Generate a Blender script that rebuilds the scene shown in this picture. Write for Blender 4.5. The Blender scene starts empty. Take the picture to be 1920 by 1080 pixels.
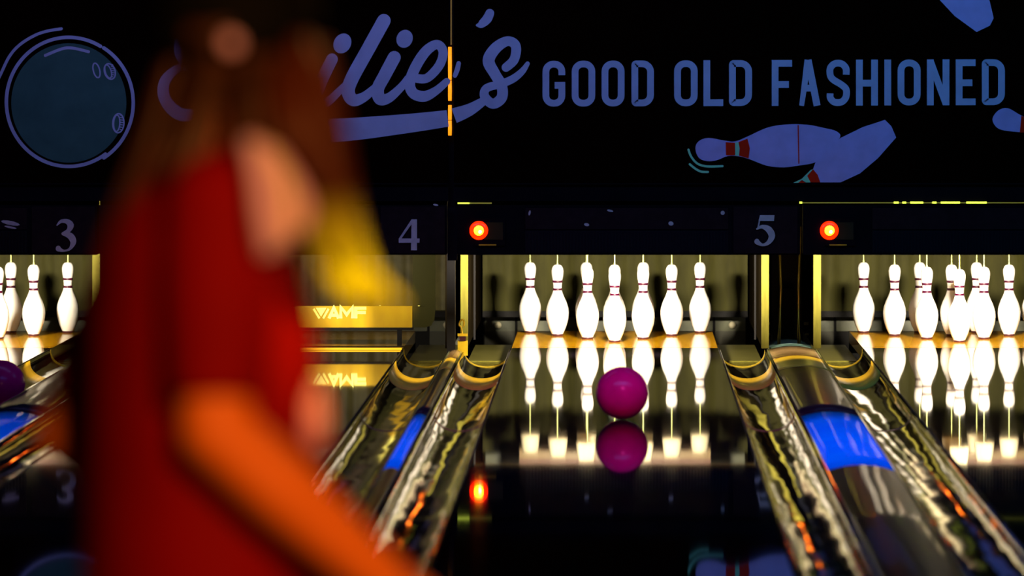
import bpy, bmesh, math, random
from mathutils import Vector, Matrix
random.seed(7)
C = bpy.context.scene.collection
sc = bpy.context.scene
PI = math.pi
FPX = 8695.0          # focal length in pixels of the 1920 wide frame
VX, VY = 1160.0, 92.0 # vanishing point of the lanes in the photograph
EYE = 1.53            # eye height above the lane

# ------------------------------------------------------------------ camera
cam = bpy.data.cameras.new('camera'); co = bpy.data.objects.new('camera', cam); C.objects.link(co)
co.location = (0, 0, EYE); co.rotation_euler = (PI/2, 0, 0)
cam.sensor_width = 36; cam.lens = FPX/1920*36
cam.shift_x = (960-VX)/1920; cam.shift_y = -(540-VY)/1920
cam.clip_end = 200
cam.dof.use_dof = True; cam.dof.focus_distance = 23.6; cam.dof.aperture_fstop = 2.8
sc.camera = co
# ------------------------------------------------------------------ world, exposure
w = bpy.data.worlds.new('world'); sc.world = w; w.use_nodes = True
w.node_tree.nodes['Background'].inputs[0].default_value = (0.012, 0.010, 0.03, 1)
w.node_tree.nodes['Background'].inputs[1].default_value = 0.12
sc.view_settings.view_transform = 'Standard'; sc.view_settings.look = 'None'
sc.view_settings.exposure = 0; sc.view_settings.gamma = 1
sc.view_settings.use_curve_mapping = False
try:
    sc.cycles.use_denoising = True; sc.cycles.max_bounces = 8
    sc.cycles.sample_clamp_indirect = 6
except Exception: pass
# ------------------------------------------------------------------ lights
def look(o, tgt):
    o.rotation_euler = (Vector(tgt)-o.location).to_track_quat('-Z', 'Y').to_euler()
def area(name, loc, tgt, sx, sy, power, col, spread=PI):
    l = bpy.data.lights.new(name, 'AREA'); l.shape = 'RECTANGLE'; l.size = sx; l.size_y = sy
    l.energy = power; l.color = col; l.spread = spread
    o = bpy.data.objects.new(name, l); C.objects.link(o); o.location = loc; look(o, tgt); return o
def spot(name, loc, tgt, power, col, ang, blend=.5, r=.1):
    l = bpy.data.lights.new(name, 'SPOT'); l.energy = power; l.color = col
    l.spot_size = math.radians(ang); l.spot_blend = blend; l.shadow_soft_size = r
    o = bpy.data.objects.new(name, l); C.objects.link(o); o.location = loc; look(o, tgt); return o
L = {3: -3.427, 4: -1.63, 5: -.02, 6: 1.777}
# black lights over the lanes wash the sign boards
area('black_light_left', (-1.9, 20.6, 2.75), (-1.6, 22.76, 1.2), 2.4, .15, 19, (.31, .31, 1.0))
area('black_light_right', (1.6, 20.6, 2.75), (1.6, 22.76, 1.2), 2.4, .15, 21, (.09, .38, 1.0))
area('black_light_lane', (.6, 16.5, 3.0), (.6, 18.0, 0), 6.0, .2, 60, (.02, .16, 1.0), PI*.5)
spot('magenta_spot', (.4, 14.0, 2.6), (.1, 19.2, .1), 620, (1, .05, .42), 22, .6)
# warm light on the approach, and an added spot on the hair
spot('approach_spot', (.75, 1.2, 2.7), (-.42, 5.4, 1.1), 640, (1, .40, .10), 34, .7, .25)
spot('approach_back_spot', (.9, 8.6, 2.9), (-.35, 5.5, 1.25), 50, (1, .45, .12), 26, .7, .1)
spot('hair_fill_spot', (1.9, 4.0, 2.0), (-.30, 5.32, 1.245), 330, (1, .52, .04), 5.2, .9, .05)  # added narrow spot that yellows the hair ends
LAMP = {3: 150, 4: 16, 5: 165, 6: 165}
for n, x in L.items():
    area('pin_lamp_light', (x-.01, 23.0, .60), (x, 25.0, .17), .14, .05, LAMP[n], (1, .86, .62))
    area('pin_lamp_spill', (x, 22.93, .60), (x, 22.6, 0), .9, .02, 26, (1, .70, .20))

# ------------------------------------------------------------------ materials
def mat(name, col, rough=.5, metal=0, spec=.5, emit=None, es=0, bump=0, bscale=20, bstretch=(1,1,1), var=0, vscale=5, coat=0, aniso=0, det=3, col2=None, vstretch=(1,1,1)):
    m = bpy.data.materials.new(name); m.use_nodes = True
    nt = m.node_tree; b = nt.nodes['Principled BSDF']
    b.inputs['Base Color'].default_value = (*col, 1); b.inputs['Roughness'].default_value = rough
    b.inputs['Metallic'].default_value = metal; b.inputs['Specular IOR Level'].default_value = spec
    b.inputs['Coat Weight'].default_value = coat; b.inputs['Coat IOR'].default_value = 1.6; b.inputs['Coat Roughness'].default_value = .03
    if emit:
        b.inputs['Emission Color'].default_value = (*emit, 1); b.inputs['Emission Strength'].default_value = es
    tc = None
    def coords(st):
        t = nt.nodes.new('ShaderNodeTexCoord'); mp = nt.nodes.new('ShaderNodeMapping')
        nt.links.new(t.outputs['Object'], mp.inputs[0]); mp.inputs['Scale'].default_value = st; return mp.outputs[0]
    if var or col2:
        n = nt.nodes.new('ShaderNodeTexNoise'); n.inputs['Scale'].default_value = vscale; n.inputs['Detail'].default_value = 6
        nt.links.new(coords(vstretch), n.inputs['Vector'])
        r = nt.nodes.new('ShaderNodeValToRGB'); nt.links.new(n.outputs[0], r.inputs[0])
        r.color_ramp.elements[0].position = .32; r.color_ramp.elements[1].position = .68
        c2 = col2 or tuple(c*(1-var) for c in col)
        r.color_ramp.elements[0].color = (*c2, 1); r.color_ramp.elements[1].color = (*col, 1)
        nt.links.new(r.outputs[0], b.inputs['Base Color'])
    if bump:
        n = nt.nodes.new('ShaderNodeTexNoise'); n.inputs['Scale'].default_value = bscale; n.inputs['Detail'].default_value = det
        nt.links.new(coords(bstretch), n.inputs['Vector'])
        bp = nt.nodes.new('ShaderNodeBump'); bp.inputs['Strength'].default_value = 1; bp.inputs['Distance'].default_value = bump
        nt.links.new(n.outputs[0], bp.inputs['Height']); nt.links.new(bp.outputs[0], b.inputs['Normal'])
    return m
M = {}
M['lane'] = mat('lacquered_lane', (.005, .0035, .006), .24, spec=.0, coat=1, var=.5, vscale=3, vstretch=(12, .3, 1), bump=.00012, bscale=6, bstretch=(3, 1, 1))
M['deck'] = mat('maple_deck', (.66, .34, .006), .10, spec=.5, col2=(.50, .21, .004), vscale=4, vstretch=(8, 1.5, 1))
M['gutter'] = mat('gutter_plastic', (.006, .005, .004), .06, spec=.30, var=.6, vscale=9, bump=.0065, bscale=3.0, bstretch=(3.4, .62, 3.4), det=.8)
M['gutter_gold'] = mat('gold_light_and_lip', (.80, .58, .05), .30, var=.3, vscale=20)  # gold colour standing in for a band of lamp light, also on the lip
M['cap'] = mat('divider_cap', (.014, .011, .014), .34, spec=.08, coat=.13, var=.4, vscale=8, bump=.0003, bscale=5)
M['cap_blue'] = mat('blue_cap_insert', (.003, .42, .95), .5, spec=0, coat=.07, col2=(.006, .55, .98), vscale=6)
M['cap_brown'] = mat('brown_joint_and_reflection', (.16, .10, .045), .25, var=.3, vscale=15)
M['trim_edge'] = mat('bright_edge_trim', (.45, .50, .30), .12, metal=.8, bump=.0006, bscale=12)
M['black'] = mat('matt_black', (.004, .0035, .005), .6, spec=.2)
M['blackg'] = mat('gloss_black', (.006, .004, .006), .35, spec=.3)
M['board'] = mat('sign_black', (.007, .0015, .0006), .9, spec=0, var=.4, vscale=3)
M['housing'] = mat('housing_black', (.008, .006, .008), .7, spec=.03, var=.4, vscale=6)
M['panel'] = mat('housing_panel', (.026, .013, .014), .7, spec=.03, var=.3, vscale=30)
M['white'] = mat('white_vinyl', (.62, .66, .80), .7, spec=0, var=.14, vscale=9)
M['pinv'] = mat('pin_vinyl', (.72, .56, .90), .7, spec=0, var=.14, vscale=12)
M['cyan'] = mat('cyan_vinyl', (.4, 1.0, .5), .7, spec=0)
M['redv'] = mat('red_vinyl', (.9, .03, .008), .7, spec=0)
M['teal'] = mat('teal_vinyl', (.08, .20, .14), .7, spec=0, var=.2, vscale=10)
M['number'] = mat('number_white', (.85, .72, .62), .7, spec=0, var=.2, vscale=30)
M['pin'] = mat('pin_plastic', (.86, .84, .82), .22, spec=.5, coat=.3, var=.04, vscale=30)
M['pinred'] = mat('pin_stripe', (.045, .0, .018), .4)
M['pinbase'] = mat('pin_base_ring', (.05, .01, .02), .4)
M['string'] = mat('pin_string', (.62, .70, .25), .7)
M['curtain'] = mat('pit_curtain', (.060, .058, .012), .6, spec=.10, col2=(.040, .038, .008), vscale=5, vstretch=(3, 1, .8), bump=.003, bscale=7, bstretch=(2, 1, .3))
M['curtain4'] = mat('pale_glow_curtain', (.32, .28, .07), .45, col2=(.12, .10, .012), vscale=3, vstretch=(2, 1, 2))  # paler than the other curtains, the glow is put into its colour
M['pit'] = mat('pit_panel', (.14, .15, .09), .3, col2=(.06, .07, .05), vscale=9)
M['flap'] = mat('pit_flap', (.05, .05, .03), .5)
M['trough'] = mat('trough_metal', (.13, .12, .03), .3, var=.3, vscale=8)
M['kick'] = mat('kickback_edge', (.22, .20, .03), .35, var=.35, vscale=10, vstretch=(6, 6, 1))
M['kicks'] = mat('kickback_side', (.008, .006, .003), .8, spec=0, var=.4, vscale=7)
M['steel'] = mat('rod_metal', (.62, .48, .14), .25, metal=.8)
M['rim'] = mat('pale_cyan_rim', (.22, .42, .44), .4)
M['yellow'] = mat('yellow_bracket', (.85, .55, .02), .4, var=.3, vscale=25)
M['sweep'] = mat('sweep_gold', (.55, .36, .01), .35, col2=(.46, .27, .008), vscale=5, vstretch=(3, 1, 1))
M['sweept'] = mat('sweep_letter', (1, 1, .25), .4)
M['sweepo'] = mat('sweep_olive', (.030, .030, .006), .3)
M['cup'] = mat('guide_cup', (.85, .78, .55), .4)
M['frame'] = mat('setter_frame', (.20, .11, .004), .4)
M['barred'] = mat('setter_bar', (.12, .03, .015), .5)
M['lamp'] = mat('lamp_lens', (.9, .85, .6), .3, emit=(1, .9, .6), es=6)
M['ledr'] = mat('led_halo', (.8, .02, .01), .3, emit=(1, .008, 0), es=6)
M['ledy'] = mat('led_core', (1, .5, .1), .3, emit=(1, .30, .004), es=20)
M['ledw'] = mat('led_hot', (1, 1, .6), .3, emit=(1, .95, .5), es=9)
M['glow'] = mat('amber_tube', (.8, .4, .05), .3, emit=(1, .30, .006), es=1.35, col2=(.6,.2,.02), vscale=30)
M['leak'] = mat('light_leak', (.7, .7, .1), .3, emit=(.75, .62, .03), es=.13)
M['leakg'] = mat('light_leak_bright', (.7, .9, .1), .3, emit=(.75, .9, .08), es=1.6)
M['ball'] = mat('magenta_ball', (.60, .003, .13), .25, spec=.15, var=.25, vscale=9)
M['hole'] = mat('ball_hole', (.01, .0, .01), .6)
M['skin'] = mat('skin', (.92, .21, .008), .5, spec=.25, var=.06, vscale=20)
M['shirt'] = mat('red_shirt', (.27, .0010, .0006), .75, spec=.08, var=.18, vscale=7, bump=.002, bscale=9)
M['trouser'] = mat('dark_trousers', (.012, .012, .03), .8, spec=.1)
M['shoe'] = mat('shoe_leather', (.25, .05, .05), .4)
M['sole'] = mat('shoe_sole', (.5, .45, .4), .7)
M['capm'] = mat('black_cap', (.003, .003, .003), .8, spec=.08)
M['eye'] = mat('eye_white', (.8, .8, .8), .2); M['iris'] = mat('iris', (.08, .04, .02), .2)
M['lip'] = mat('lip', (.6, .1, .06), .4)
M['print'] = mat('pale_shirt_print', (1, .45, .7), .6)
M['peach'] = mat('pale_peach_hair', (1, .60, 1), .5, spec=.1, var=.2, vscale=14, vstretch=(3, 3, .4))
M['peach2'] = mat('golden_hair', (1, .80, .6), .45)
M['floor'] = mat('dark_floor', (.02, .017, .02), .4)
M['approach'] = mat('approach_wood', (.10, .045, .02), .2, var=.4, vscale=3, vstretch=(10, .5, 1))
M['wall'] = mat('dark_wall', (.006, .005, .006), .8)
M['foul'] = mat('foul_line', (.01, .01, .01), .3)
def hairmat():
    m = mat('long_hair', (.2, .06, .01), .5, spec=.25); nt = m.node_tree; b = nt.nodes['Principled BSDF']
    t = nt.nodes.new('ShaderNodeTexCoord'); s = nt.nodes.new('ShaderNodeSeparateXYZ'); nt.links.new(t.outputs['Object'], s.inputs[0])
    mr = nt.nodes.new('ShaderNodeMapRange'); nt.links.new(s.outputs['Z'], mr.inputs[0])
    mr.inputs[1].default_value = 1.37; mr.inputs[2].default_value = 1.27
    r = nt.nodes.new('ShaderNodeValToRGB'); nt.links.new(mr.outputs[0], r.inputs[0])
    r.color_ramp.elements[0].color = (.085, .018, .003, 1); r.color_ramp.elements[1].color = (.72, .80, .01, 1)
    nt.links.new(r.outputs[0], b.inputs['Base Color']); return m
M['hair'] = hairmat()
M['hairb'] = mat('brown_hair', (.080, .026, .006), .5, var=.4, vscale=10)

# ------------------------------------------------------------------ mesh helpers
class MB:
    def __init__(s): s.v = []; s.f = []
    def add(s, v, f):
        n = len(s.v); s.v += [tuple(p) for p in v]; s.f += [tuple(i+n for i in q) for q in f]; return s
    def box(s, x0, x1, y0, y1, z0, z1, ch=0):
        if ch:  # chamfered along all edges in the front plane
            c = ch; o = [(x0+c, z0), (x1-c, z0), (x1, z0+c), (x1, z1-c), (x1-c, z1), (x0+c, z1), (x0, z1-c), (x0, z0+c)]
            return s.prism([(a, b) for a, b in o], y0, y1)
        v = [(x, y, z) for z in (z0, z1) for y in (y0, y1) for x in (x0, x1)]
        return s.add(v, [(0,2,3,1), (4,5,7,6), (0,1,5,4), (1,3,7,5), (3,2,6,7), (2,0,4,6)])
    def prism(s, poly, y0, y1):      # polygon in xz pushed along y
        n = len(poly); v = [(x, y0, z) for x, z in poly]+[(x, y1, z) for x, z in poly]
        f = [tuple(range(n)), tuple(range(2*n-1, n-1, -1))]+[(i, n+i, n+(i+1) % n, (i+1) % n) for i in range(n)]
        return s.add(v, f)
    def grid(s, rows, closed=False):
        n = len(rows[0]); v = [p for r in rows for p in r]; f = []
        for i in range(len(rows)-1):
            for j in range(n if closed else n-1):
                k = (j+1) % n; f.append((i*n+j, i*n+k, (i+1)*n+k, (i+1)*n+j))
        return s.add(v, f)
    def lathe(s, prof, c=(0,0,0), n=24):
        rows = [[(c[0]+r*math.cos(2*PI*j/n), c[1]+r*math.sin(2*PI*j/n), c[2]+z) for j in range(n)] for r, z in prof]
        return s.grid(rows, True)
    def loft(s, rings):              # closed rings with end caps
        n = len(rings[0]); base = len(s.v); s.grid(rings, True)
        s.f.append(tuple(base+i for i in range(n))[::-1]); k = base+(len(rings)-1)*n
        s.f.append(tuple(k+i for i in range(n))); return s
    def tube(s, pts, rad, n=8, flat=1.0):
        pts = [Vector(p) for p in pts]
        if not isinstance(rad, (list, tuple)): rad = [rad]*len(pts)
        rings = []; up = Vector((0, 0, 1)); prev = None
        for i, p in enumerate(pts):
            d = (pts[min(i+1, len(pts)-1)]-pts[max(i-1, 0)])
            d = d.normalized() if d.length > 1e-9 else Vector((0, 0, 1))
            if prev is None:
                a = d.cross(up if abs(d.z) < .9 else Vector((0, 1, 0))).normalized()
            else:
                a = (prev-d*prev.dot(d)).normalized()
            prev = a; b = d.cross(a)
            rings.append([tuple(p+(a*math.cos(2*PI*j/n)+b*math.sin(2*PI*j/n)*flat)*rad[i]) for j in range(n)])
        return s.loft(rings)
    def capsule(s, p, q, r0, r1, n=14):
        p = Vector(p); q = Vector(q); d = (q-p); ln = d.length; d = d/ln
        pts = []; rs = []
        for k in range(5):
            t = PI/2*(1-k/4.0); pts.append(p-d*r0*math.sin(t)); rs.append(max(r0*math.cos(t), r0*.05))
        for k in range(5):
            t = PI/2*(k/4.0); pts.append(q+d*r1*math.sin(t)); rs.append(max(r1*math.cos(t), r1*.05))
        return s.tube(pts, rs, n)
    def ellip(s, c, r, rot=0, n=20, m=12):
        R = Matrix.Rotation(rot, 3, 'Z'); rings = []
        for i in range(m+1):
            t = PI*(i+.12)/(m+.24)
            rings.append([tuple(Vector(c)+R @ Vector((r[0]*math.sin(t)*math.cos(2*PI*j/n), r[1]*math.sin(t)*math.sin(2*PI*j/n), r[2]*math.cos(t)))) for j in range(n)])
        return s.loft(rings)
    def build(s, name, m, parent=None, smooth=False, kind=None):
        me = bpy.data.meshes.new(name); me.from_pydata(s.v, [], s.f); me.update()
        bm = bmesh.new(); bm.from_mesh(me); bmesh.ops.recalc_face_normals(bm, faces=bm.faces); bm.to_mesh(me); bm.free()
        me.materials.append(m if not isinstance(m, str) else M[m])
        if smooth:
            for p in me.polygons: p.use_smooth = len(p.vertices) < 5
        o = bpy.data.objects.new(name, me); C.objects.link(o)
        if parent: o.parent = parent
        if kind: o['kind'] = kind
        return o
def thing(name, label, cat, loc=(0,0,0), group=None, rz=0):
    o = bpy.data.objects.new(name, None); C.objects.link(o); o.location = loc; o.rotation_euler = (0, 0, rz)
    o.empty_display_size = .1; return tag(o, label, cat, group)
def tag(o, label, cat, group=None):
    o['label'] = label; o['category'] = cat
    if group: o['group'] = group
    return o
def struct(name, mb, m, parent=None):
    o = mb.build(name, m, parent)
    if not parent: o['kind'] = 'structure'
    return o
def copy_tree(o, parent=None):
    c = o.copy(); C.objects.link(c); c.parent = parent
    for ch in [x for x in bpy.data.objects if x.parent == o]: copy_tree(ch, c)
    return c
def crom(pts, k=8, closed=False):
    n = len(pts); out = []
    rng = n if closed else n-1
    for i in range(rng):
        g = (lambda j: pts[j % n]) if closed else (lambda j: pts[max(0, min(n-1, j))])
        p0, p1, p2, p3 = g(i-1), g(i), g(i+1), g(i+2)
        for t in range(k):
            t /= k
            out.append(tuple(.5*((2*b)+(-a+c)*t+(2*a-5*b+4*c-d)*t*t+(-a+3*b-3*c+d)*t**3) for a, b, c, d in zip(p0, p1, p2, p3)))
    if not closed: out.append(tuple(pts[-1]))
    return out
# flat shapes on the sign plane, drawn in the photograph's pixels at the sign's real scale
MY = 22.76; MS = FPX/MY
def sx(px): return (px-VX)/MS
def sz(py): return EYE-(py-VY)/MS
def ribbon(mb, pts, wd, y=MY, th=.003, caps=True, closed=False):
    """pts (px,py[,w]) -> flat band of width wd px with round ends, th thick"""
    P = [Vector((p[0], p[1])) for p in pts]; W = [(p[2] if len(p) > 2 else wd)/2 for p in pts]; n = len(P)
    lo, hi = [], []
    for i in range(n):
        if closed: a, b = P[i]-P[i-1], P[(i+1) % n]-P[i]
        else:
            a = P[i]-P[i-1] if i else P[1]-P[0]; b = P[i+1]-P[i] if i < n-1 else a
        a = a.normalized(); b = b.normalized(); t = (a+b).normalized() if (a+b).length > .01 else a
        nm = Vector((-t.y, t.x)); k = 1/max(.5, nm.dot(Vector((-a.y, a.x))))
        lo.append(P[i]-nm*W[i]*k); hi.append(P[i]+nm*W[i]*k)
    if closed:
        rows = [[(sx(p.x), y-th, sz(p.y)) for p in lo], [(sx(p.x), y-th, sz(p.y)) for p in hi], [(sx(p.x), y, sz(p.y)) for p in hi], [(sx(p.x), y, sz(p.y)) for p in lo]]
        v = [rows[r][i] for i in range(n) for r in range(4)]; f = []
        for i in range(n):
            j = (i+1) % n
            for r in range(4): f.append((i*4+r, j*4+r, j*4+(r+1) % 4, i*4+(r+1) % 4))
        return mb.add(v, f)
    poly = list(hi)
    if caps:
        d = (P[-1]-P[-2]).normalized(); nm = Vector((-d.y, d.x))
        poly += [P[-1]+(nm*math.cos(t)+d*math.sin(t))*W[-1] for t in [PI*k/8 for k in range(1, 8)]]
    m1 = len(poly); poly2 = list(reversed(lo))
    if caps:
        d = (P[0]-P[1]).normalized(); nm = Vector((-d.y, d.x))
        poly2 += [P[0]+(nm*math.cos(t)+d*math.sin(t))*W[0] for t in [PI*k/8 for k in range(1, 8)]]
    # body quads + end fans
    g = [y-.0006*i/n for i in range(n)]*2
    v = [(sx(p.x), q-th, sz(p.y)) for p, q in zip(lo+hi, g)]+[(sx(p.x), q, sz(p.y)) for p, q in zip(lo+hi, g)]; f = []
    for i in range(n-1):
        f += [(i, i+1, n+i+1, n+i), (2*n+i, 3*n+i, 3*n+i+1, 2*n+i+1), (i, 2*n+i, 2*n+i+1, i+1), (n+i, n+i+1, 3*n+i+1, 3*n+i)]
    f += [(0, n, 3*n, 2*n), (n-1, 3*n-1, 4*n-1, 2*n-1)]
    mb.add(v, f)
    if caps:
        for ye, pc, pd, wv in ((y+.0003, P[0], P[0]-P[1], W[0]), (y-.0009, P[-1], P[-1]-P[-2], W[-1])):
            d = pd.normalized(); nm = Vector((-d.y, d.x))
            q = [pc+(nm*math.cos(t)+d*math.sin(t))*wv for t in [PI*k/10 for k in range(11)]]
            mb.prism([(sx(a.x), sz(a.y)) for a in q], ye-th, ye)
    return mb
def poly(mb, pts, y=MY, th=.003): return mb.prism([(sx(a), sz(b)) for a, b in pts], y-th, y)
def ell(cx, cy, rx, ry, rot=0, a0=0, a1=2*PI, n=40, closed=True):
    out = []
    for i in range(n if closed else n+1):
        t = a0+(a1-a0)*i/n; x, y = rx*math.cos(t), ry*math.sin(t)
        out.append((cx+x*math.cos(rot)-y*math.sin(rot), cy+x*math.sin(rot)+y*math.cos(rot)))
    return out

# ------------------------------------------------------------------ room shell
FOUL = 5.9; END = 23.76; DEND = 25.16
struct('floor', MB().box(-8, 7, FOUL, 30, -.42, -.32), 'floor')
ap = struct('floor_approach', MB().box(-8, 7, -3, FOUL-.02, -.08, 0), 'approach')
struct('ceiling', MB().box(-8, 7, -3, 30, 3.6, 3.7), 'wall')
struct('wall_back', MB().box(-8, 7, 28.4, 28.5, -.3, 3.6), 'wall')
struct('wall_left', MB().box(-8.1, -8, -3, 30, -.3, 3.6), 'wall')
struct('wall_right', MB().box(7, 7.1, -3, 30, -.3, 3.6), 'wall')
struct('wall_front', MB().box(-8, 7, -3.1, -3, -.3, 3.6), 'wall')
struct('trim_1', MB().box(-8, 7, FOUL-.02, FOUL+.02, -.2, .0008), 'foul')

# ------------------------------------------------------------------ lanes
HW = .527; GW = .235
lanedesc = {3: 'glossy dark bowling lane at the far left with a ball in its gutter',
            4: 'glossy dark bowling lane behind the person, its gold sweep lowered',
            5: 'glossy dark bowling lane in the middle with the magenta ball on it',
            6: 'glossy dark bowling lane at the right edge'}
for n, x in L.items():
    t = thing('bowling_lane', lanedesc[n], 'lane', (x, FOUL, 0), 'bowling lanes')
    MB().box(-HW, HW, .021, END-FOUL, -.06, 0).build('lane_bed', 'lane', t)
    MB().box(-HW, HW, END-FOUL, DEND-FOUL, -.06, .0006).build('pin_deck', 'deck', t)
    MB().box(-HW, HW, DEND-FOUL, DEND-FOUL+.02, -.12, -.001).build('tail_plank', 'black', t)
    for s in (-1, 1):
        MB().box(s*(HW+.001)-.0025+s*.002, s*(HW+.001)+.0025+s*.002, .05, END-FOUL-.1, -.07, .003).build('edge_rail', 'black', t)
def gut_profile():
    p = []
    r = GW/2-.004
    for k in range(17):
        a = PI*(k/16.0); p.append((-math.cos(a)*r, -.088*math.sin(a)**.8+.002))
    return p
GP = gut_profile()
GE = 23.60
side = {-1: 'left', 1: 'right'}
nm = {3: 'far left lane', 4: 'lane with the gold sweep', 5: 'middle lane', 6: 'right edge lane'}
for n, x in L.items():
    for s in (-1, 1):
        if (n, s) == (3, -1) : pass
        gx = x+s*(HW+.006+GW/2)
        t = thing('gutter', 'curved glossy dark gutter along the %s side of the %s' % (side[s], nm[n]), 'gutter', (gx, FOUL, -.002), 'gutters')
        cuts = [.03, 4.2, 8.2, 12.0, 15.16, GE-FOUL]
        for a, b in zip(cuts, cuts[1:]):
            rows = []
            k = 14
            for i in range(k+1):
                yy = a+(b-.004-a)*i/k
                rows.append([(u, yy, v) for u, v in GP]+[(u*1.0, yy, v-.006) for u, v in reversed(GP)])
            mb = MB(); mb.grid(rows, True); mb.build('gutter_section', 'gutter', t, True)
        for (a, b, mm, lift) in ((22.0-FOUL, 22.76-FOUL, 'gutter_gold', .0015), (GE-FOUL-.035, GE-FOUL+.012, 'gutter_gold', .003), (19.62-FOUL, 19.65-FOUL, 'cap_brown', .002)):  # wide gold band paints the light below the mask; the rest are joints
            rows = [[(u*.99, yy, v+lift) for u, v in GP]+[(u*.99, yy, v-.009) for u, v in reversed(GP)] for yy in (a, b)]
            MB().loft(rows).build('joint_and_light_band', mm, t, True)
        # flat trough beside the pin deck
        MB().box(-GW/2+.004, GW/2-.004, GE-FOUL+.014, 25.4-FOUL, -.10, -.088).build('flat_trough', 'trough', t)
        for yy in (.02, .16, .30):
            MB().box(-GW/2+.006, GW/2-.008, GE-FOUL+yy, GE-FOUL+yy+.03, -.0875, -.075).build('trough_strip', 'kick', t)

# dividers with cap
def divider(x0, x1, label, wide):
    w_ = x1-x0; cx = (x0+x1)/2; t = thing('lane_divider', label, 'divider', (cx, FOUL, 0), 'lane dividers')
    rise = .022 if wide else .012
    hw = w_/2-.002
    def prof(h=0, k=12, sc_=1):
        return [(hw*sc_*(-1+2*i/k), .002+h+rise*(1-(-1+2*i/k)**2)) for i in range(k+1)]
    def seg(name, a, b, m, h=0, bottom=-.02, sc_=1):
        rows = [[(u, yy, v) for u, v in prof(h, 12, sc_)]+[(hw*sc_, yy, bottom), (-hw*sc_, yy, bottom)] for yy in [a+(b-a)*i/6 for i in range(7)]]
        o = MB().loft(rows).build(name, m, t)
        for p in o.data.polygons: p.use_smooth = False
        for p in o.data.polygons:
            if p.normal.z > .3: p.use_smooth = True
        return o
    e = 23.55 if wide else 23.4
    seg('cap_section', .03, 10.895, 'cap'); 
    b = seg('blue_insert', 10.90, 13.38, 'cap_blue'); b['label'] = 'bright blue cap section'
    seg('cap_section', 13.385, 16.12, 'cap')
    seg('gold_light_band', 16.125, 16.90, 'gutter_gold')  # light falling below the mask, painted as gold
    seg('end_section', 16.905, e-FOUL, 'cap_brown')  # reflection of the area behind put into the brown colour
    for s in (-1, 1):
        MB().box(s*(hw+.001)-.003, s*(hw+.001)+.003, .03, e-FOUL, -.02, .006).build('edge_trim', 'trim_edge', t)
    MB().box(-hw*.9, hw*.9, .03, e-FOUL, -.32, -.021).build('divider_base', 'black', t)
    return t
DIV = {}
DIV['56'] = divider(L[5]+HW+GW+.012, L[6]-HW-GW-.012, 'wide convex divider cap with a blue section, right of lane 5', True)
DIV['45'] = divider(L[4]+HW+GW+.012, L[5]-HW-GW-.012, 'narrow divider cap with a blue section between lanes 4 and 5', False)
DIV['34'] = divider(L[3]+HW+GW+.012, L[4]-HW-GW-.012, 'wide divider cap with a blue section between lanes 3 and 4', True)
# end slot with pale rim on the wide dividers, rods and box rising from it
for key, xa, xb, where in (('56', L[5]+HW+GW+.012, L[6]-HW-GW-.012, 'right of the middle lane'), ('34', L[3]+HW+GW+.012, L[4]-HW-GW-.012, 'on the divider left of the person')):
    cx = (xa+xb)/2; hw = (xb-xa)/2-.016
    t = thing('slot_frame', 'pale cyan rimmed slot with two rods, %s' % where, 'frame', (cx, 23.56, .0), 'divider slots')
    def ring(y, k, h): return [(hw*k*math.cos(2*PI*i/32), y+.36*k*math.sin(2*PI*i/32), .004+.022*(1-(k*math.cos(2*PI*i/32))**2)+h) for i in range(32)]
    def sq(kx, ky, h):
        out = []
        for i in range(32):
            a = 2*PI*i/32; c, s_ = math.cos(a), math.sin(a); e = .35
            X = kx*math.copysign(abs(c)**e, c); Yy = ky*math.copysign(abs(s_)**e, s_)
            out.append((hw*X, .27+.26*Yy, .004+.022*(1-X*X)+h))
        return out
    MB().grid([sq(1, 1, -.02), sq(1, 1, .003), sq(.78, .60, .003), sq(.78, .60, -.03)], True).build('rim', 'rim', t)
    MB().box(-hw*.8, hw*.8, .06, .5, -.06, -.05).build('slot_bottom', 'black', t)
    for s in (-1, 1):
        r = MB().tube([(s*.052-.004, .27, .0), (s*.052-.006*s, .27, .3), (s*.056, .27, .62)], .0085, 10).build('guide_rod', 'steel', t, True)
    MB().box(-.036, .036, .56, .66, .0, .285).build('lift_box', 'black', t)
    MB().box(-hw*.72, hw*.72, .70, .72, -.1, .7).build('lift_backplate', 'blackg', t)
    for s in (-1, 1):
        MB().box(s*.10-.012, s*.10+.012, .62, .64, .09, .105).build('clip', 'kick', t)
        MB().box(min(s*.09, s*.108), max(s*.09, s*.108), .50, .52, .045, .055).build('ledge', 'kick', t)
# narrow divider: yellow bracket with hook
t = thing('hook_bracket', 'yellow bracket with a small hook beside the black post, left of lane 5', 'bracket', (-.790, 23.45, 0))
MB().box(-.024, .026, 0, .03, -.02, .055).build('bracket_body', 'yellow', t)
MB().box(-.024, .026, -.004, .0, .078, .092).build('bracket_lip', 'yellow', t)
MB().box(-.015, .017, -.003, .0, .055, .078).build('bracket_slot', 'pinbase', t)
MB().tube(crom([(-.002, .01, .09), (-.006, .01, .12), (-.018, .01, .135), (-.010, .01, .155), (.004, .01, .160), (.008, .01, .14), (.004, .01, .125)], 5), .0045, 8).build('hook', 'yellow', t, True)

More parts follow.
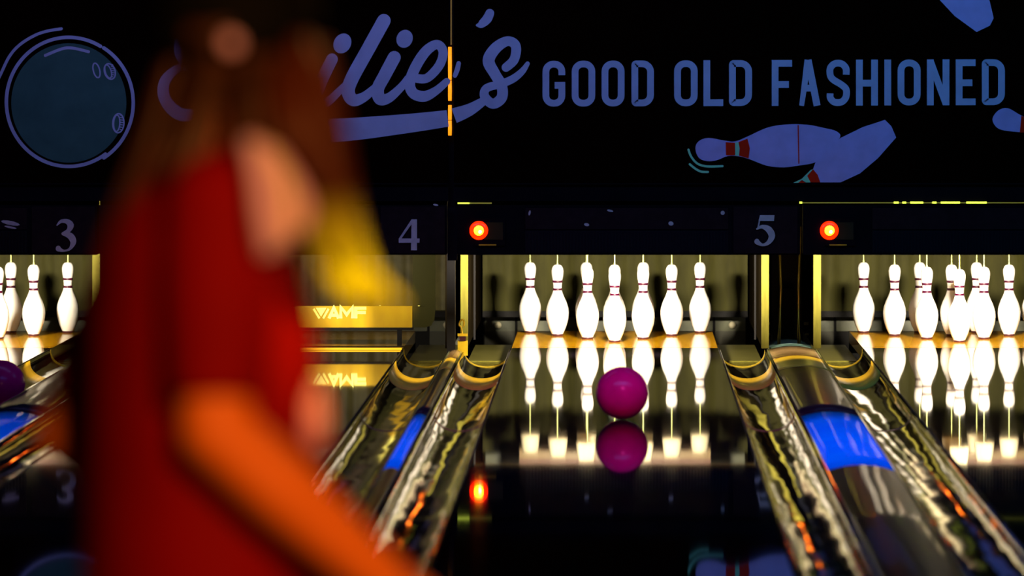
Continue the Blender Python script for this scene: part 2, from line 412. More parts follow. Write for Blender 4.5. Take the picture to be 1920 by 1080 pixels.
# kickbacks: plates at both sides of each pin area
for n, x in L.items():
    for s in (-1, 1):
        kx = x+s*(HW+GW+.004)
        t = thing('kickback', 'tall kickback plate on the %s side of the %s' % (side[s], nm[n]), 'panel', (kx, 23.62, 0), 'kickback plates')
        MB().box(-.014, .014, .012, 2.6, .006, 1.3).build('plate', 'kicks', t)
        dark = n == 4
        MB().box(-.019, .019, -.01, .012, .006, .95).build('front_edge', 'kicks' if dark else 'kick', t)
        if not dark:
            MB().box(-s*.030-.005, -s*.030+.005, .7, .72, .006, .9).build('inner_edge_strip', 'black', t)
# black posts between the units
def post(x, y, w_, lab):
    o = MB().box(-w_/2, w_/2, 0, .06, -.32, .525, .003).build('support_post', 'black'); o.location = (x, y, 0); tag(o, lab, 'post')
post(-.847, 23.42, .042, 'black post between lanes 4 and 5')

# pit: curtain, bar, cushion panels, setter frame and lamp
pitd = nm
for n, x in L.items():
    hw = HW+GW-.02
    t = thing('pit_curtain', 'olive pit curtain hanging behind the pins of the %s' % pitd[n] if n != 4 else 'pale curtain with glow put into its colour, behind the lowered sweep of lane 4', 'curtain', (x, 26.0, 0), 'pit curtains')
    k = 90
    rows = [[(-hw+2*hw*i/k, .006*math.sin(i*.35+n)+.002*math.sin(i*1.37), z) for i in range(k+1)] for z in (.06, .3, .6, .95)]
    MB().grid(rows).build('cloth', 'curtain4' if n == 4 else 'curtain', t, True)
    MB().box(-hw, hw, -.02, .02, .028, .062).build('bottom_bar', 'black', t)
    MB().box(-hw, hw, -.006, .0, .058, .066).build('hem', 'curtain', t)
    u = thing('pit_cushion', 'dark pit cushion with framed panels below the curtain of the %s' % pitd[n], 'cushion', (x, 26.15, 0), 'pit cushions')
    MB().box(-hw, hw, 0, .05, -.32, .03).build('cushion_board', 'black', u)
    for s in (-1, 1):
        a, b = sorted((s*.735, s*.565)); MB().box(a, b, -.012, 0, -.145, .022, .004).build('window_panel', 'pit', u)
        MB().box(a-.0, b, -.018, -.012, -.145, -.06).build('lower_flap', 'flap', u)
        kb = MB(); kb.ellip((s*.66, -.03, -.025), (.020, .018, .020), n=16, m=10); kb.build('reflection_knob', 'cup', u, True)  # added pale knob standing in for a light reflection on the panel
    MB().box(-.55, .55, -.012, 0, -.06, .02).build('window_panel', 'pit', u)
    # setter
    v = thing('pinsetter_frame', 'pinsetter frame with guide cups above the pins of the %s' % pitd[n], 'machine', (x, 24.2, 0), 'pinsetter frames')
    MB().box(-.52, .52, 1.02, 1.06, .645, .70).build('frame_bar', 'frame', v)
    MB().box(-.40, .40, .86, .90, .622, .640).build('cross_bar', 'barred', v)
    MB().box(-.70, .70, -1.16, -1.12, .535, .546).build('light_lip', 'cup', v)
    MB().box(-.52, .52, 1.0, 1.08, .70, .74).build('top_plate', 'barred', v)
    MB().box(-.72, .72, 1.55, 1.60, .72, .98).build('hood', 'pit', v)
    MB().box(-.30, .30, -.5, -.44, .80, .84).build('cross_bar', 'barred', v)
    if n != 4:
        for r in range(4):
            for c in range(r+1):
                px, py = (c-r/2)*.3048, r*.264
                MB().lathe([(.040, .640), (.047, .61), (.054, .545), (.052, .545), (.044, .61), (.012, .640)], (px, py, 0), 18).build('guide_cup', 'cup', v, True)
    lm = thing('pin_lamp', 'small bright lamp hidden behind the masking over the %s' % pitd[n], 'lamp', (x, 22.97, .60), 'pin lamps')
    MB().box(-.09, .09, -.092, .0, -.03, .04).build('lamp_body', 'black', lm)
    MB().box(-.07, .07, .0, .006, -.018, .018).build('lens', 'lamp', lm)

# ------------------------------------------------------------------ pins
PR = [(0,0), (.0257,0), (.0285,.004), (.0300,.010), (.0359,.0220), (.0440,.0400), (.0496,.0571), (.0573,.0857), (.0604,.1143), (.0602,.1300), (.0580,.1492), (.0530,.1665), (.0470,.1842), (.0390,.2015), (.0314,.2191), (.0250,.2381), (.0228,.2540), (.0231,.2650), (.0238,.2762), (.0266,.2985), (.0306,.3207), (.0323,.3429), (.0310,.3560), (.0260,.3690), (.0160,.3785), (0,.381)]
PR = [(r*1.0, z) for r, z in PR]
def rad_at(z):
    for (r0, z0), (r1, z1) in zip(PR, PR[1:]):
        if z0 <= z <= z1 and z1 > z0: return r0+(r1-r0)*(z-z0)/(z1-z0)
    return .03
def make_pin():
    t = thing('bowling_pin', 'pin', 'bowling pin')
    sm = crom(PR, 3); MB().lathe(sm, n=32).build('pin_body', 'pin', t, True)
    for a, b in ((.2425, .2545), (.2840, .2960)):
        MB().lathe([(rad_at(a)-.004, a), (rad_at(a)+.0012, a), (rad_at((a+b)/2)+.0012, (a+b)/2), (rad_at(b)+.0012, b), (rad_at(b)-.004, b)], n=28).build('neck_stripe', 'pinred', t, True)
    MB().lathe([(.02, .0), (.0292, .0), (.0302, .006), (.0302, .011), (.024, .0115)], n=28).build('base_ring', 'pinbase', t, True)
    MB().lathe([(.0032, .378), (.0032, .47), (.0026, .60)], n=8).build('string', 'string', t, True)
    MB().lathe([(.0045, .374), (.0050, .384), (.0036, .392), (.0, .393)], n=10).build('string_collar', 'string', t, True)
    return t
proto = make_pin(); first = True
rowname = ['head pin at the front', 'second row', 'third row', 'back row']
lw = {3: 'on the far left lane', 5: 'on lane 5 in the middle', 6: 'on the right-hand lane'}
posn = {(0,0): 'front head pin', (1,0): 'left pin of the second row', (1,1): 'right pin of the second row', (2,0): 'left pin of the third row', (2,1): 'middle pin of the third row', (2,2): 'right pin of the third row',
        (3,0): 'leftmost pin of the back row', (3,1): 'second from left in the back row', (3,2): 'third from left in the back row', (3,3): 'rightmost pin of the back row'}
for n in (5, 6, 3):
    for r in range(4):
        for c in range(r+1):
            o = proto if first else copy_tree(proto); first = False
            jx = {(5,1,0): .008, (5,1,1): -.003, (5,3,3): .002}.get((n, r, c), random.uniform(-.002, .002))
            o.location = (L[n]+(c-r/2)*.3048+jx, 24.208+r*.264, .0006)
            o.rotation_euler = (0, 0, random.uniform(0, 6))
            o['label'] = 'white bowling pin, %s %s' % (posn[(r, c)], lw[n])
            o['group'] = {5: 'pins on the middle lane', 6: 'pins on the right-hand lane', 3: 'pins on the far left lane'}[n]

# ------------------------------------------------------------------ balls
def ball(x, y, z, lab, tilt):
    t = thing('bowling_ball', lab, 'bowling ball', (x, y, z), 'bowling balls')
    bm = bmesh.new(); bmesh.ops.create_uvsphere(bm, u_segments=48, v_segments=32, radius=.1085)
    me = bpy.data.meshes.new('ball_shell'); bm.to_mesh(me); bm.free(); me.materials.append(M['ball'])
    for p in me.polygons: p.use_smooth = True
    b = bpy.data.objects.new('ball_shell', me); C.objects.link(b); b.parent = t
    for ang, el in tilt:
        d = Vector((math.cos(el)*math.cos(ang), math.cos(el)*math.sin(ang), math.sin(el)))
        mb = MB(); mb.tube([d*.100, d*.1088], .0125, 16); mb.build('finger_hole', 'hole', t)
ball(.0135, 19.15, .1095, 'magenta bowling ball rolling down the middle lane toward the pins', [(1.2, .3), (1.45, .3), (1.3, -.1)])
ball(L[3]+HW+GW/2+.006, 20.85, -.0885+.112, 'magenta bowling ball in the gutter at the left edge of the photo', [(1.2, .8), (1.45, .9), (1.3, .5)])

# ------------------------------------------------------------------ sweep on lane 4
t = thing('sweep_board', 'gold sweep board with yellow lettering lowered across lane 4', 'sweep', (0, 0, 0))
SY = 23.9; SS = FPX/SY
def wx(px): return (px-VX)/SS
def wz(py): return EYE-(py-VY)/SS
MB().box(L[4]-(wx(773)-L[4]), wx(773), SY, SY+.03, .095, .205).build('board', 'sweep', t)
MB().box(L[4]-(wx(773)-L[4]), wx(775), SY-.004, SY+.034, .083, .095).build('rubber_edge', 'black', t)
for s in (-1, 1):
    MB().box(L[4]+s*.50-.012, L[4]+s*.50+.012, SY, SY+.02, .0008, .083).build('foot', 'black', t)
    q = []
    x0, x1 = wx(774)-L[4], wx(816)-L[4]
    pts = [(x0, .095), (x1-.05, .095), (x1-.02, .105), (x1-.004, .135), (x1, .18), (x1, .60), (x0-.0, .60)]
    mb = MB(); mb.prism([(L[4]+s*a, b) for a, b in pts], SY+.002, SY+.02); mb.build('side_arm', 'sweepo', t)
    MB().lathe([(0, .0), (.006, .0), (.006, .004), (0, .004)], (L[4]+s*(wx(786)-L[4]), SY-.002, .205), 10).build('bolt', 'sweept', t)
MB().lathe([(0, .0), (.005, .0), (.005, .004), (0, .004)], (wx(713), SY-.002, .207), 10).build('bolt', 'sweept', t)
def sletter(strokes, wd=6.5):
    mb = MB()
    for st in strokes:
        P = [(VX+(a-VX)/SS*MS, VY+(b-VY)/SS*MS) for a, b in st]
        ribbon(mb, P, wd*MS/SS, SY, .003, False)
    return mb.build('letter', 'sweept', t)
mb = MB(); P = [(592, 577), (612, 577), (602, 594)]
poly(mb, [(VX+(a-VX)/SS*MS, VY+(b-VY)/SS*MS) for a, b in P], SY, .003); mb.build('emblem', 'sweept', t)
sletter([[(588, 579), (599, 597)], [(606, 597), (616, 579)]], 4)
sletter([[(617, 597), (626, 577), (635, 597)], [(620, 591), (632, 591)]], 6)
sletter([[(639, 597), (639, 576), (650, 590), (661, 576), (661, 597)]], 6)
sletter([[(667, 597), (667, 576)], [(664, 578), (687, 578)], [(667, 586), (686, 586)]], 6)
# added glowing strip for the bright reflection along lane 4's deck front
t2 = thing('deck_reflection_strip', 'orange-yellow glowing strip imitating the reflection across the front of lane 4 pin deck', 'strip', (L[4], 23.70, 0))
MB().box(-HW, HW, -.12, .0, .0008, .006).build('strip_body', 'sweep', t2)
MB().box(-HW, HW, -.122, -.118, .001, .010).build('strip_face', mat('strip_glow', (.9, .6, .1), .3, emit=(1, .5, .01), es=1.3), t2)
MB().box(-HW, HW, .05, .12, .0008, .004).build('black_strip', 'black', t2)

# ------------------------------------------------------------------ lane housings (with number plates) and sign boards
def num5(mb, x, y):     # 5: serif numeral 33 px wide 57 high, origin top left
    poly(mb, [(x+9, y+0), (x+36, y+0), (x+35, y+11), (x+6, y+11)], MY-.014)
    poly(mb, [(x+6.5, y+11.1), (x+9, y+11.1), (x+6, y+27), (x+3, y+27)], MY-.014)
    ribbon(mb, crom([(x+3, y+26, 3), (x+13, y+22, 7), (x+25, y+27, 12), (x+31, y+39, 12), (x+25, y+51, 8), (x+14, y+56, 5), (x+4, y+51, 9), (x+3, y+49, 9)], 6), 8, MY-.0135)
def num4(mb, x, y):
    poly(mb, [(x+24, y), (x+34, y), (x+34, y+58), (x+23, y+58)], MY-.014)
    poly(mb, [(x, y+36), (x+39, y+36), (x+39, y+44), (x, y+44)], MY-.0145)
    poly(mb, [(x+24, y), (x+24, y+9), (x+5, y+36), (x, y+36)], MY-.0142)
def num3(mb, x, y):
    ribbon(mb, crom([(x+1, y+12, 2), (x+9, y+4, 6), (x+20, y+4, 9), (x+27, y+11, 12), (x+23, y+21, 8), (x+13, y+27, 6)], 6), 8, MY-.014, caps=False)
    ribbon(mb, crom([(x+13, y+27, 6), (x+26, y+31, 12), (x+32, y+42, 11), (x+26, y+55, 5), (x+15, y+59, 4), (x+5, y+56, 9), (x+4, y+54, 9)], 6), 8, MY-.0135)
def housing(pxa, pxb, label, plate, nf, nx, ny, led, panel, specks):
    t = thing('lane_housing', label, 'housing', (0, 0, 0), 'lane housings')
    MB().box(sx(pxa), sx(pxb), MY, MY+.12, .52, .764, .004).build('housing_body', 'housing', t)
    MB().box(sx(pxa), sx(pxb), MY+.07, MY+.11, .764, .90).build('gap_light_block', 'black', t)  # added black strip that stops lamp light leaking up through the gap
    if plate:
        p = MB().box(sx(plate[0]), sx(plate[1]), MY-.010, MY, .527, .757, .004).build('number_plate', 'panel', t)
        if nf:
            mb = MB(); nf(mb, nx, ny); mb.build('numeral', 'number', p)
    if panel:
        MB().box(sx(panel[0]), sx(panel[1]), MY-.008, MY, sz(430), sz(390), .003).build('upper_panel', 'panel', t)
        q = MB().box(sx(panel[0]), sx(panel[1]), MY-.003, MY, .53, sz(432)).build('grille', 'black', t)
        gm = MB(); k = int((panel[1]-panel[0])/6)
        for i in range(k):
            a = sx(panel[0]+3+i*6); gm.box(a, a+.006, MY-.006, MY-.003, .533, sz(434))
        g = gm.build('grille_bars', 'blackg', q); g['kind'] = 'stuff'
    for (a, b, c, d) in specks:
        mb = MB(); poly(mb, ell(a, b, c, d, .2, n=10), MY-.008, .001); mb.build('paint_chip', 'number', t)
    if led:
        lx, ly = sx(led[0]), sz(led[1])
        bx = MB().box(lx-.02, lx+.13, MY-.008, MY, ly-.075, ly+.06, .004).build('light_box', 'housing', t)
        MB().box(lx+.025, lx+.118, MY-.010, MY-.008, ly-.045, ly+.04).build('box_window', 'sweepo', bx)
        MB().box(lx+.0, lx+.085, MY-.013, MY-.008, ly-.074, ly-.068).build('box_edge', 'yellow', bx)
        def dome(r, d, y0, m, nm_):
            rows = [[(lx+r*math.cos(a)*math.cos(2*PI*j/24), y0-d*math.sin(a), ly+r*math.cos(a)*math.sin(2*PI*j/24)) for j in range(24)] for a in (0, .4, .8, 1.2, 1.5)]
            mb = MB(); mb.loft(rows); return mb.build(nm_, m, t, True)
        o = dome(.046, .015, MY-.008, 'ledr', 'indicator_light_and_halo'); o['label'] = 'glowing red indicator light with its halo'  # red dome made larger than the lamp to take in its halo
        dome(.026, .012, MY-.016, 'ledy', 'indicator_core')
        rows = [[(lx+.006+.008*math.cos(a)*math.cos(2*PI*j/12), MY-.027-.004*math.sin(a), ly-.006+.008*math.cos(a)*math.sin(2*PI*j/12)) for j in range(12)] for a in (0, .7, 1.5)]
        MB().loft(rows).build('indicator_spot', 'ledw', t)
    return t
housing(-420, 182, 'black lane housing at the far left, numeral 3 on its plate', (60, 178), num3, 106, 411, None, (-330, 50), [(20, 418, 18, 4), (20, 426, 12, 2)])
housing(186, 838, 'black lane housing behind the person, numeral 4 on its plate', (714, 834), num4, 748, 411, (262, 432), (330, 700), [(817, 384, 5, 2)])
housing(857, 1500, 'black lane housing over the middle lane, numeral 5 on its plate', (1375, 1495), num5, 1416, 403, (898, 432), (985, 1365), [(993, 399, 2, 5), (1100, 421, 5, 3), (1258, 419, 5, 4), (1144, 395, 6, 2), (1355, 399, 4, 4)])
housing(1506, 2150, 'black lane housing at the right edge with a round red light', (2030, 2145), None, 0, 0, (1555, 432), (1636, 2015), [])
# glowing strips standing in for light leaks between sign rail and housings
t = thing('light_leak', 'thin yellow strip of leaked light above the red lamp of lane 5', 'light leak')
MB().box(sx(858), sx(922), MY+.004, MY+.012, sz(382.2), sz(379.8)).build('leak_strip', 'leak', t)
MB().box(sx(858), sx(880), MY+.001, MY+.004, sz(382.4), sz(379.6)).build('bright_end', 'leakg', t)
t = thing('light_leak', 'thin yellow strip of leaked light along the housing at the right', 'light leak')
MB().box(sx(1502), sx(2140), MY+.004, MY+.012, sz(381.2), sz(379.4)).build('leak_strip', 'leak', t)
for a, b in ((1499, 1504), (1676, 1685), (1692, 1699), (1707, 1731), (1748, 1756), (1764, 1800), (1812, 1850)):
    MB().box(sx(a), sx(b), MY+.001, MY+.004, sz(381.6), sz(378)).build('bright_spot', 'leakg', t)

# sign boards
def board(edges, label):
    t = thing('sign_board', label, 'sign')
    for a, b in edges:
        MB().box(sx(a)+.0012, sx(b)-.0012, MY, MY+.03, .868, 2.35).build('sign_panel', 'board', t)
    MB().box(sx(edges[0][0]), sx(edges[-1][1]), MY+.031, MY+.045, .87, 2.35).build('seam_light_block', 'black', t)  # added behind the panel seams to block light from the interior
    MB().box(sx(edges[0][0]), sx(edges[-1][1]), MY+.015, MY+.05, .784, .866).build('lower_rail', 'housing', t)
    MB().box(sx(edges[0][0]), sx(edges[-1][1]), MY-.002, MY-.0, .866, .872).build('bottom_trim', 'housing', t)
    return t
SL = board([(-420, 183), (183, 840.5)], 'black sign board at left with blue script lettering and a ball drawing')
SR = board([(850.5, 1498), (1498, 2150)], 'black sign board at right with blue capital lettering and pin drawings')
def tl(y, x): return y-(x-1017)*.0035
def letter(strokes, wd=12.6, caps=False, m='white', par=None, name='letter', y=MY):
    mb = MB()
    for i, st in enumerate(strokes):
        cl = False
        if st and st[0] == 'c': cl = True; st = st[1:]
        ribbon(mb, [(p[0], tl(p[1], p[0]))+tuple(p[2:]) for p in st], wd, y-.0008*i, .003, caps, cl)
    return mb.build(name, m, par or SR)
T, B, H = 114, 200, 6.3
def rrect(x0, x1, y0, y1, rs, k=6):   # rs radii: tl tr br bl
    out = []
    for (cx, cy, a0, r) in ((x0, y0, PI, rs[0]), (x1, y0, 1.5*PI, rs[1]), (x1, y1, 0, rs[2]), (x0, y1, .5*PI, rs[3])):
        ox = cx+(r if cx == x0 else -r); oy = cy+(r if cy == y0 else -r)
        if r == 0: out.append((cx, cy)); continue
        out += [(ox+r*math.cos(a0+PI/2*i/k), oy+r*math.sin(a0+PI/2*i/k)) for i in range(k+1)]
    return out
def O(x0, x1): letter([['c']+rrect(x0+H, x1-H, T+H, B-H, (14, 14, 14, 14))])
def D(x0, x1): letter([['c']+rrect(x0+H, x1-H, T+H, B-H, (2.5, 15, 15, 2.5))])
letter([[p for p in rrect(1017+H, 1060-H, T+H, B-H, (14, 14, 14, 14))][7:14][::-1][:0]+
        [(1053.5, 141)]+[(1053.5-14+14*math.cos(a), T+H+14-14*math.sin(a)) for a in [PI/2*i/6 for i in range(7)]]+
        [(1023.5+14-14*math.sin(a), T+H+14-14*math.cos(a)) for a in [PI/2*i/6 for i in range(7)]]+
        [(1023.5+14-14*math.cos(a), B-H-14+14*math.sin(a)) for a in [PI/2*i/6 for i in range(7)]]+
        [(1053.5-14+14*math.sin(a), B-H-14+14*math.cos(a)) for a in [PI/2*i/6 for i in range(7)]]+[(1053.5, 154)],
        [(1040, 160), (1059.5, 160)]])
O(1072, 1116); O(1128, 1171); D(1184, 1226); O(1264, 1308)
letter([[(1319+H, T), (1319+H, B)], [(1319, B-H), (1356, B-H)]])
D(1367, 1410)
letter([[(1447+H, T), (1447+H, B)], [(1447, T+H), (1485, T+H)], [(1447, 160), (1479, 160)]])
letter([[(1515, T, 13), (1503, B, 9)], [(1515, T, 13), (1532, B, 13)], [(1507, 167), (1527, 167)]])
letter([crom([(1586.5, 142), (1586, 130), (1578, 121.5), (1566, 121), (1557, 129), (1556.5, 142), (1562, 151), (1578, 161), (1586.5, 170), (1586, 184), (1578, 193), (1565, 193.5), (1557, 186), (1556.5, 177)], 5)])
letter([[(1605+H, T), (1605+H, B)], [(1646-H, T), (1646-H, B)], [(1606, 158), (1645, 158)]])
letter([[(1664.5, T), (1664.5, B)]])
O(1683, 1726)
letter([[(1738+H, T), (1738+H, B)], [(1780-H, T), (1780-H, B)], [(1745, T+5), (1773, B-4)]])
letter([[(1792+H, T), (1792+H, B)], [(1792, T+H), (1829, T+H)], [(1792, 158), (1823, 158)], [(1792, B-H), (1829, B-H)]])
D(1841, 1884)
# script name (continues over both boards)
def scr(pts, wd=20, par=SL, k=8, name='script_letter', y=MY):
    mb = MB(); ribbon(mb, crom([(560+p[0]/3.6, p[1]/3.6)+((p[2]/3.6,) if len(p) > 2 else ()) for p in pts], k), wd, y, .003, True)
    return mb.build(name, 'white', par)
def blob(cx, cy, rx, ry, rot, par):
    mb = MB(); poly(mb, ell(560+cx/3.6, cy/3.6, rx/3.6, ry/3.6, rot, n=28)); mb.build('dot', 'white', par)
blob(295, 293, 58, 70, .5, SL); blob(715, 262, 54, 62, .4, SL)
scr([(225, 400, 80), (150, 560, 80), (120, 680, 70), (190, 690, 60), (290, 600, 50), (340, 560, 60)], y=MY-.0005)
scr([(575, 140, 92), (470, 330, 92), (360, 530, 92), (335, 620, 88), (370, 675, 84), (440, 655, 66), (520, 590, 54)], y=MY)
scr([(645, 388, 88), (580, 510, 86), (535, 600, 84), (550, 668, 82), (610, 660, 66), (690, 590, 54), (740, 530, 54)], y=MY-.0004)
scr([(800, 530, 60), (870, 525, 60), (950, 440, 62), (975, 350, 62), (935, 300, 62), (860, 345, 70), (790, 450, 72), (750, 560, 72), (775, 630, 72), (850, 650, 72), (930, 610, 56), (1000, 550, 48)], y=MY-.0008)
scr([(1055, 510, 30), (1070, 470, 34), (1080, 428, 30)], par=SR)
mb = MB(); ribbon(mb, crom([(560+a/3.6, b/3.6, c/3.6) for a, b, c in [(1290, 90, 60), (1270, 130, 64), (1230, 165, 50), (1205, 170, 18)]], 6), 15); mb.build('apostrophe', 'white', SR)
scr([(1400, 455, 60), (1455, 400, 64), (1465, 310, 66), (1410, 278, 66), (1330, 325, 76), (1282, 410, 80), (1325, 500, 74), (1370, 580, 72), (1370, 660, 72), (1310, 700, 68), (1255, 650, 62), (1270, 595, 56), (1370, 565, 54), (1450, 530, 52), (1510, 480, 44), (1545, 430, 30)], par=SR, y=MY-.0004)
mb = MB(); ribbon(mb, crom([(430, 252, 44), (560, 246, 44), (650, 243, 43), (760, 232, 36), (839.5, 222, 31)], 6), 40, MY-.0011, .003, False); mb.build('underline_swash', 'white', SL)
mb = MB(); ribbon(mb, crom([(851.5, 217, 29), (880, 206, 23), (906, 190, 16)], 6), 30, MY-.0008, .003, False); mb.build('underline_swash', 'white', SR)
# start of the name behind the person: script capital and m
mb = MB(); ribbon(mb, crom([(415, 70, 14), (385, 48, 20), (345, 70, 24), (340, 105, 22), (372, 128, 16), (340, 125, 14), (310, 150, 20), (309, 185, 22), (340, 215, 24), (390, 205, 18), (430, 170, 12)], 7), 20, MY); mb.build('script_capital', 'white', SL)
mb = MB(); ribbon(mb, crom([(455, 115, 18), (440, 160, 20), (425, 200, 20)], 5), 20, MY); ribbon(mb, crom([(428, 195, 12), (470, 125, 18), (500, 115, 20), (490, 160, 20), (472, 200, 20)], 6), 20, MY-.0004); ribbon(mb, crom([(475, 195, 12), (520, 125, 18), (550, 115, 20), (540, 160, 20), (525, 195, 20), (545, 205, 16), (580, 180, 10)], 6), 20, MY-.0008); mb.build('script_letter', 'white', SL)
# ball drawing
g = MB(); poly(g, ell(129, 193, 108, 112, 0, n=64), MY, .001); disc = g.build('ball_drawing', 'teal', SL)
def arc(pts, wd, par=disc, m='white', y=MY): 
    mb = MB(); ribbon(mb, pts, wd, y, .003, True); return mb.build('drawn_line', m, par)
arc(ell(129, 191, 117, 121, 0, -PI*.33, -PI*2.0+.30*PI, 90, False)[:91], 6.5)
arc(ell(131, 193, 119, 122, 0, -PI*.33+.03, PI*.32, 40, False), 6.5, y=MY-.0006)
arc(crom([(-22, 185), (-12, 165), (0, 142), (17, 107), (37, 84), (66, 66), (90, 58), (115, 54)], 5), 5.5)
arc(crom([(85, 104), (115, 92), (135, 90), (166, 97)], 6), 5.5)
def fh(cx, cy, rx, ry, rot, hatch):
    mb = MB(); ribbon(mb, ell(cx, cy, rx, ry, rot, n=24), 2.6, MY-.001, .003, False, True)
    if hatch:
        ribbon(mb, ell(cx-3, cy, rx*.55, ry*.85, rot, n=20), 2.2, MY-.0012, .003, False, True)
        for k in range(-3, 4):
            yy = cy+k*ry*.25; ribbon(mb, [(cx+rx*.25, yy-2), (cx+rx*.95*math.sqrt(max(.1, 1-(k*.25)**2)), yy-1)], 1.8, MY-.0014, .002, False)
    mb.build('finger_hole', 'white', disc)
fh(181, 132, 6, 14, -.25, False); fh(206, 134, 10, 15, -.3, True); fh(222, 231, 10.5, 18, .05, True)
# pin drawings
def gp(pts): return [(1240+a/3.84, 200+b/3.84) for a, b in pts]
mb = MB(); poly(mb, crom(gp([(245, 300), (270, 248), (340, 225), (450, 243), (530, 250), (620, 215), (760, 152), (900, 128), (1050, 130), (1180, 155), (1262, 178), (1285, 225), (1180, 330), (1110, 400), (980, 425), (880, 437), (760, 425), (640, 380), (560, 358), (480, 355), (400, 385), (330, 392), (270, 368)]), 4, True))
p1 = mb.build('pin_drawing', 'pinv', SR)
mb = MB(); poly(mb, gp([(463, 256), (530, 260), (532, 350), (465, 350)]), MY-.003, .001); poly(mb, gp([(555, 255), (620, 230), (637, 300), (628, 372), (560, 353), (564, 300)]), MY-.003, .001); mb.build('red_band', 'redv', p1)
mb = MB(); poly(mb, gp([(532, 258), (555, 255), (563, 300), (558, 353), (532, 352)]), MY-.003, .001); mb.build('pale_band', 'cyan', p1)
mb = MB(); ribbon(mb, gp([(985, 133), (990, 410)]), 2.2, MY-.003, .001, False); mb.build('seam_line', 'redv', p1)
mb = MB(); poly(mb, gp([(1110, 400), (1180, 318), (1290, 225), (1450, 147), (1610, 95), (1655, 140), (1690, 222), (1560, 370), (1430, 480), (1290, 545), (1145, 545), (1125, 490), (1092, 450)]), MY-.0034, .002)
p2 = mb.build('pin_drawing', 'pinv', SR)
mb = MB(); poly(mb, gp([(1092, 450), (1125, 490), (1145, 545), (1075, 545), (1050, 498)]), MY-.0034, .002); poly(mb, gp([(1010, 530), (1040, 548), (985, 548)]), MY-.0034, .002); mb.build('red_band', 'redv', p2)
mb = MB(); poly(mb, gp([(1050, 498), (1075, 545), (1042, 546), (1012, 528), (985, 548), (950, 548), (1010, 520), (1075, 455), (1092, 450)]), MY-.0030, .002); mb.build('pale_band', 'cyan', p2)
for pts in ([(195, 310), (215, 360), (260, 410), (330, 430), (440, 428)], [(205, 415), (250, 450), (290, 468), (335, 470)]):
    mb = MB(); ribbon(mb, crom(gp(pts), 5), 4.2); mb.build('motion_line', 'cyan', SR)
mb = MB(); poly(mb, [(1762, 0), (1790, 30), (1831, 60), (1856, 48), (1863, 34), (1855, 0), (1838, -50), (1800, -95), (1760, -110), (1735, -80), (1740, -40)]); mb.build('pin_drawing', 'pinv', SR)
mb = MB(); poly(mb, crom([(1861, 222), (1872, 207), (1890, 203), (1914, 216), (1940, 226), (1975, 215), (2030, 200), (2075, 215), (2080, 250), (2040, 285), (1985, 275), (1945, 250), (1915, 248), (1880, 244), (1866, 236)], 4, True)); p3 = mb.build('pin_drawing', 'pinv', SR)
mb = MB(); poly(mb, [(1915, 217), (1930, 224), (1928, 249), (1912, 248)], MY-.003, .001); mb.build('red_band', 'redv', p3)
# amber tube seen through the gap between the boards
t = thing('amber_tube', 'glowing amber light tube in the gap between the two sign boards', 'light tube', (0, 0, 0))
for a, b in ((88, 150), (151, 189), (197, 225), (226, 254)):
    MB().tube([(sx(843.5), MY+.008, sz(b)), (sx(843.5), MY+.008, sz((a+b)/2)), (sx(843.5), MY+.008, sz(a))], [.0085, .0095, .0085], 12).build('tube_section', 'glow', t, True)
MB().box(sx(844.5), sx(847), MY+.012, MY+.016, sz(84), 2.3).build('glowing_brass_strip', mat('glowing_brass_strip', (.7, .45, .08), .3, emit=(.8, .42, .03), es=.09), t)  # faint glow put into the metal strip, though it is no lamp
MB().box(sx(838.5), sx(856.5), MY+.052, MY+.07, .49, 2.35).build('gap_backing', 'black', t)
exec_person = True

# ------------------------------------------------------------------ the person
PXo, PYo = -.492, 5.45
YAW = math.radians(13)
P = thing('person', 'person with long hair, black cap and red T-shirt seen from behind, arm reaching down', 'person', (PXo, PYo, 0), None, YAW)
def loc(px, py, y):     # a point seen at pixel (px,py) at depth y, in the person's own frame
    s = FPX/y; v = Vector(((px-VX)/s-PXo, y-PYo, EYE-(py-VY)/s))
    return tuple(Matrix.Rotation(-YAW, 3, 'Z') @ v)
def remesh(o, vs, it=6):
    m = o.modifiers.new('r', 'REMESH'); m.mode = 'VOXEL'; m.voxel_size = vs; m.use_smooth_shade = True
    s = o.modifiers.new('s', 'SMOOTH'); s.factor = .5; s.iterations = it
HY = math.radians(62)   # head yaw in body frame (looks down the lane)
hc = Vector((.05, .0, 1.55)); R = Matrix.Rotation(HY, 3, 'Z')
def hp(x, y, z): return hc+R @ Vector((x, y, z))
b = MB()
b.capsule((0, 0, .96), (0, 0, .99), .105, .105); b.ellip((0, 0, .93), (.11, .16, .12)); b.ellip((0, 0, 1.05), (.09, .125, .16)); b.ellip((.005, 0, 1.22), (.10, .145, .16)); b.ellip((0, 0, 1.34), (.07, .16, .06))
b.capsule((.0, 0, 1.36), (.03, 0, 1.50), .052, .048)
b.ellip(hp(-.012, 0, .03), (.092, .074, .095), HY); b.ellip(hp(.022, 0, -.045), (.066, .056, .072), HY)
b.capsule(hp(.085, 0, .01), hp(.104, 0, -.018), .010, .013); b.ellip(hp(.075, 0, -.085), (.020, .022, .018), HY); b.ellip(hp(.083, 0, -.048), (.014, .025, .012), HY)
for s in (-1, 1): b.ellip(hp(-.005, s*.074, -.005), (.016, .010, .030), HY)
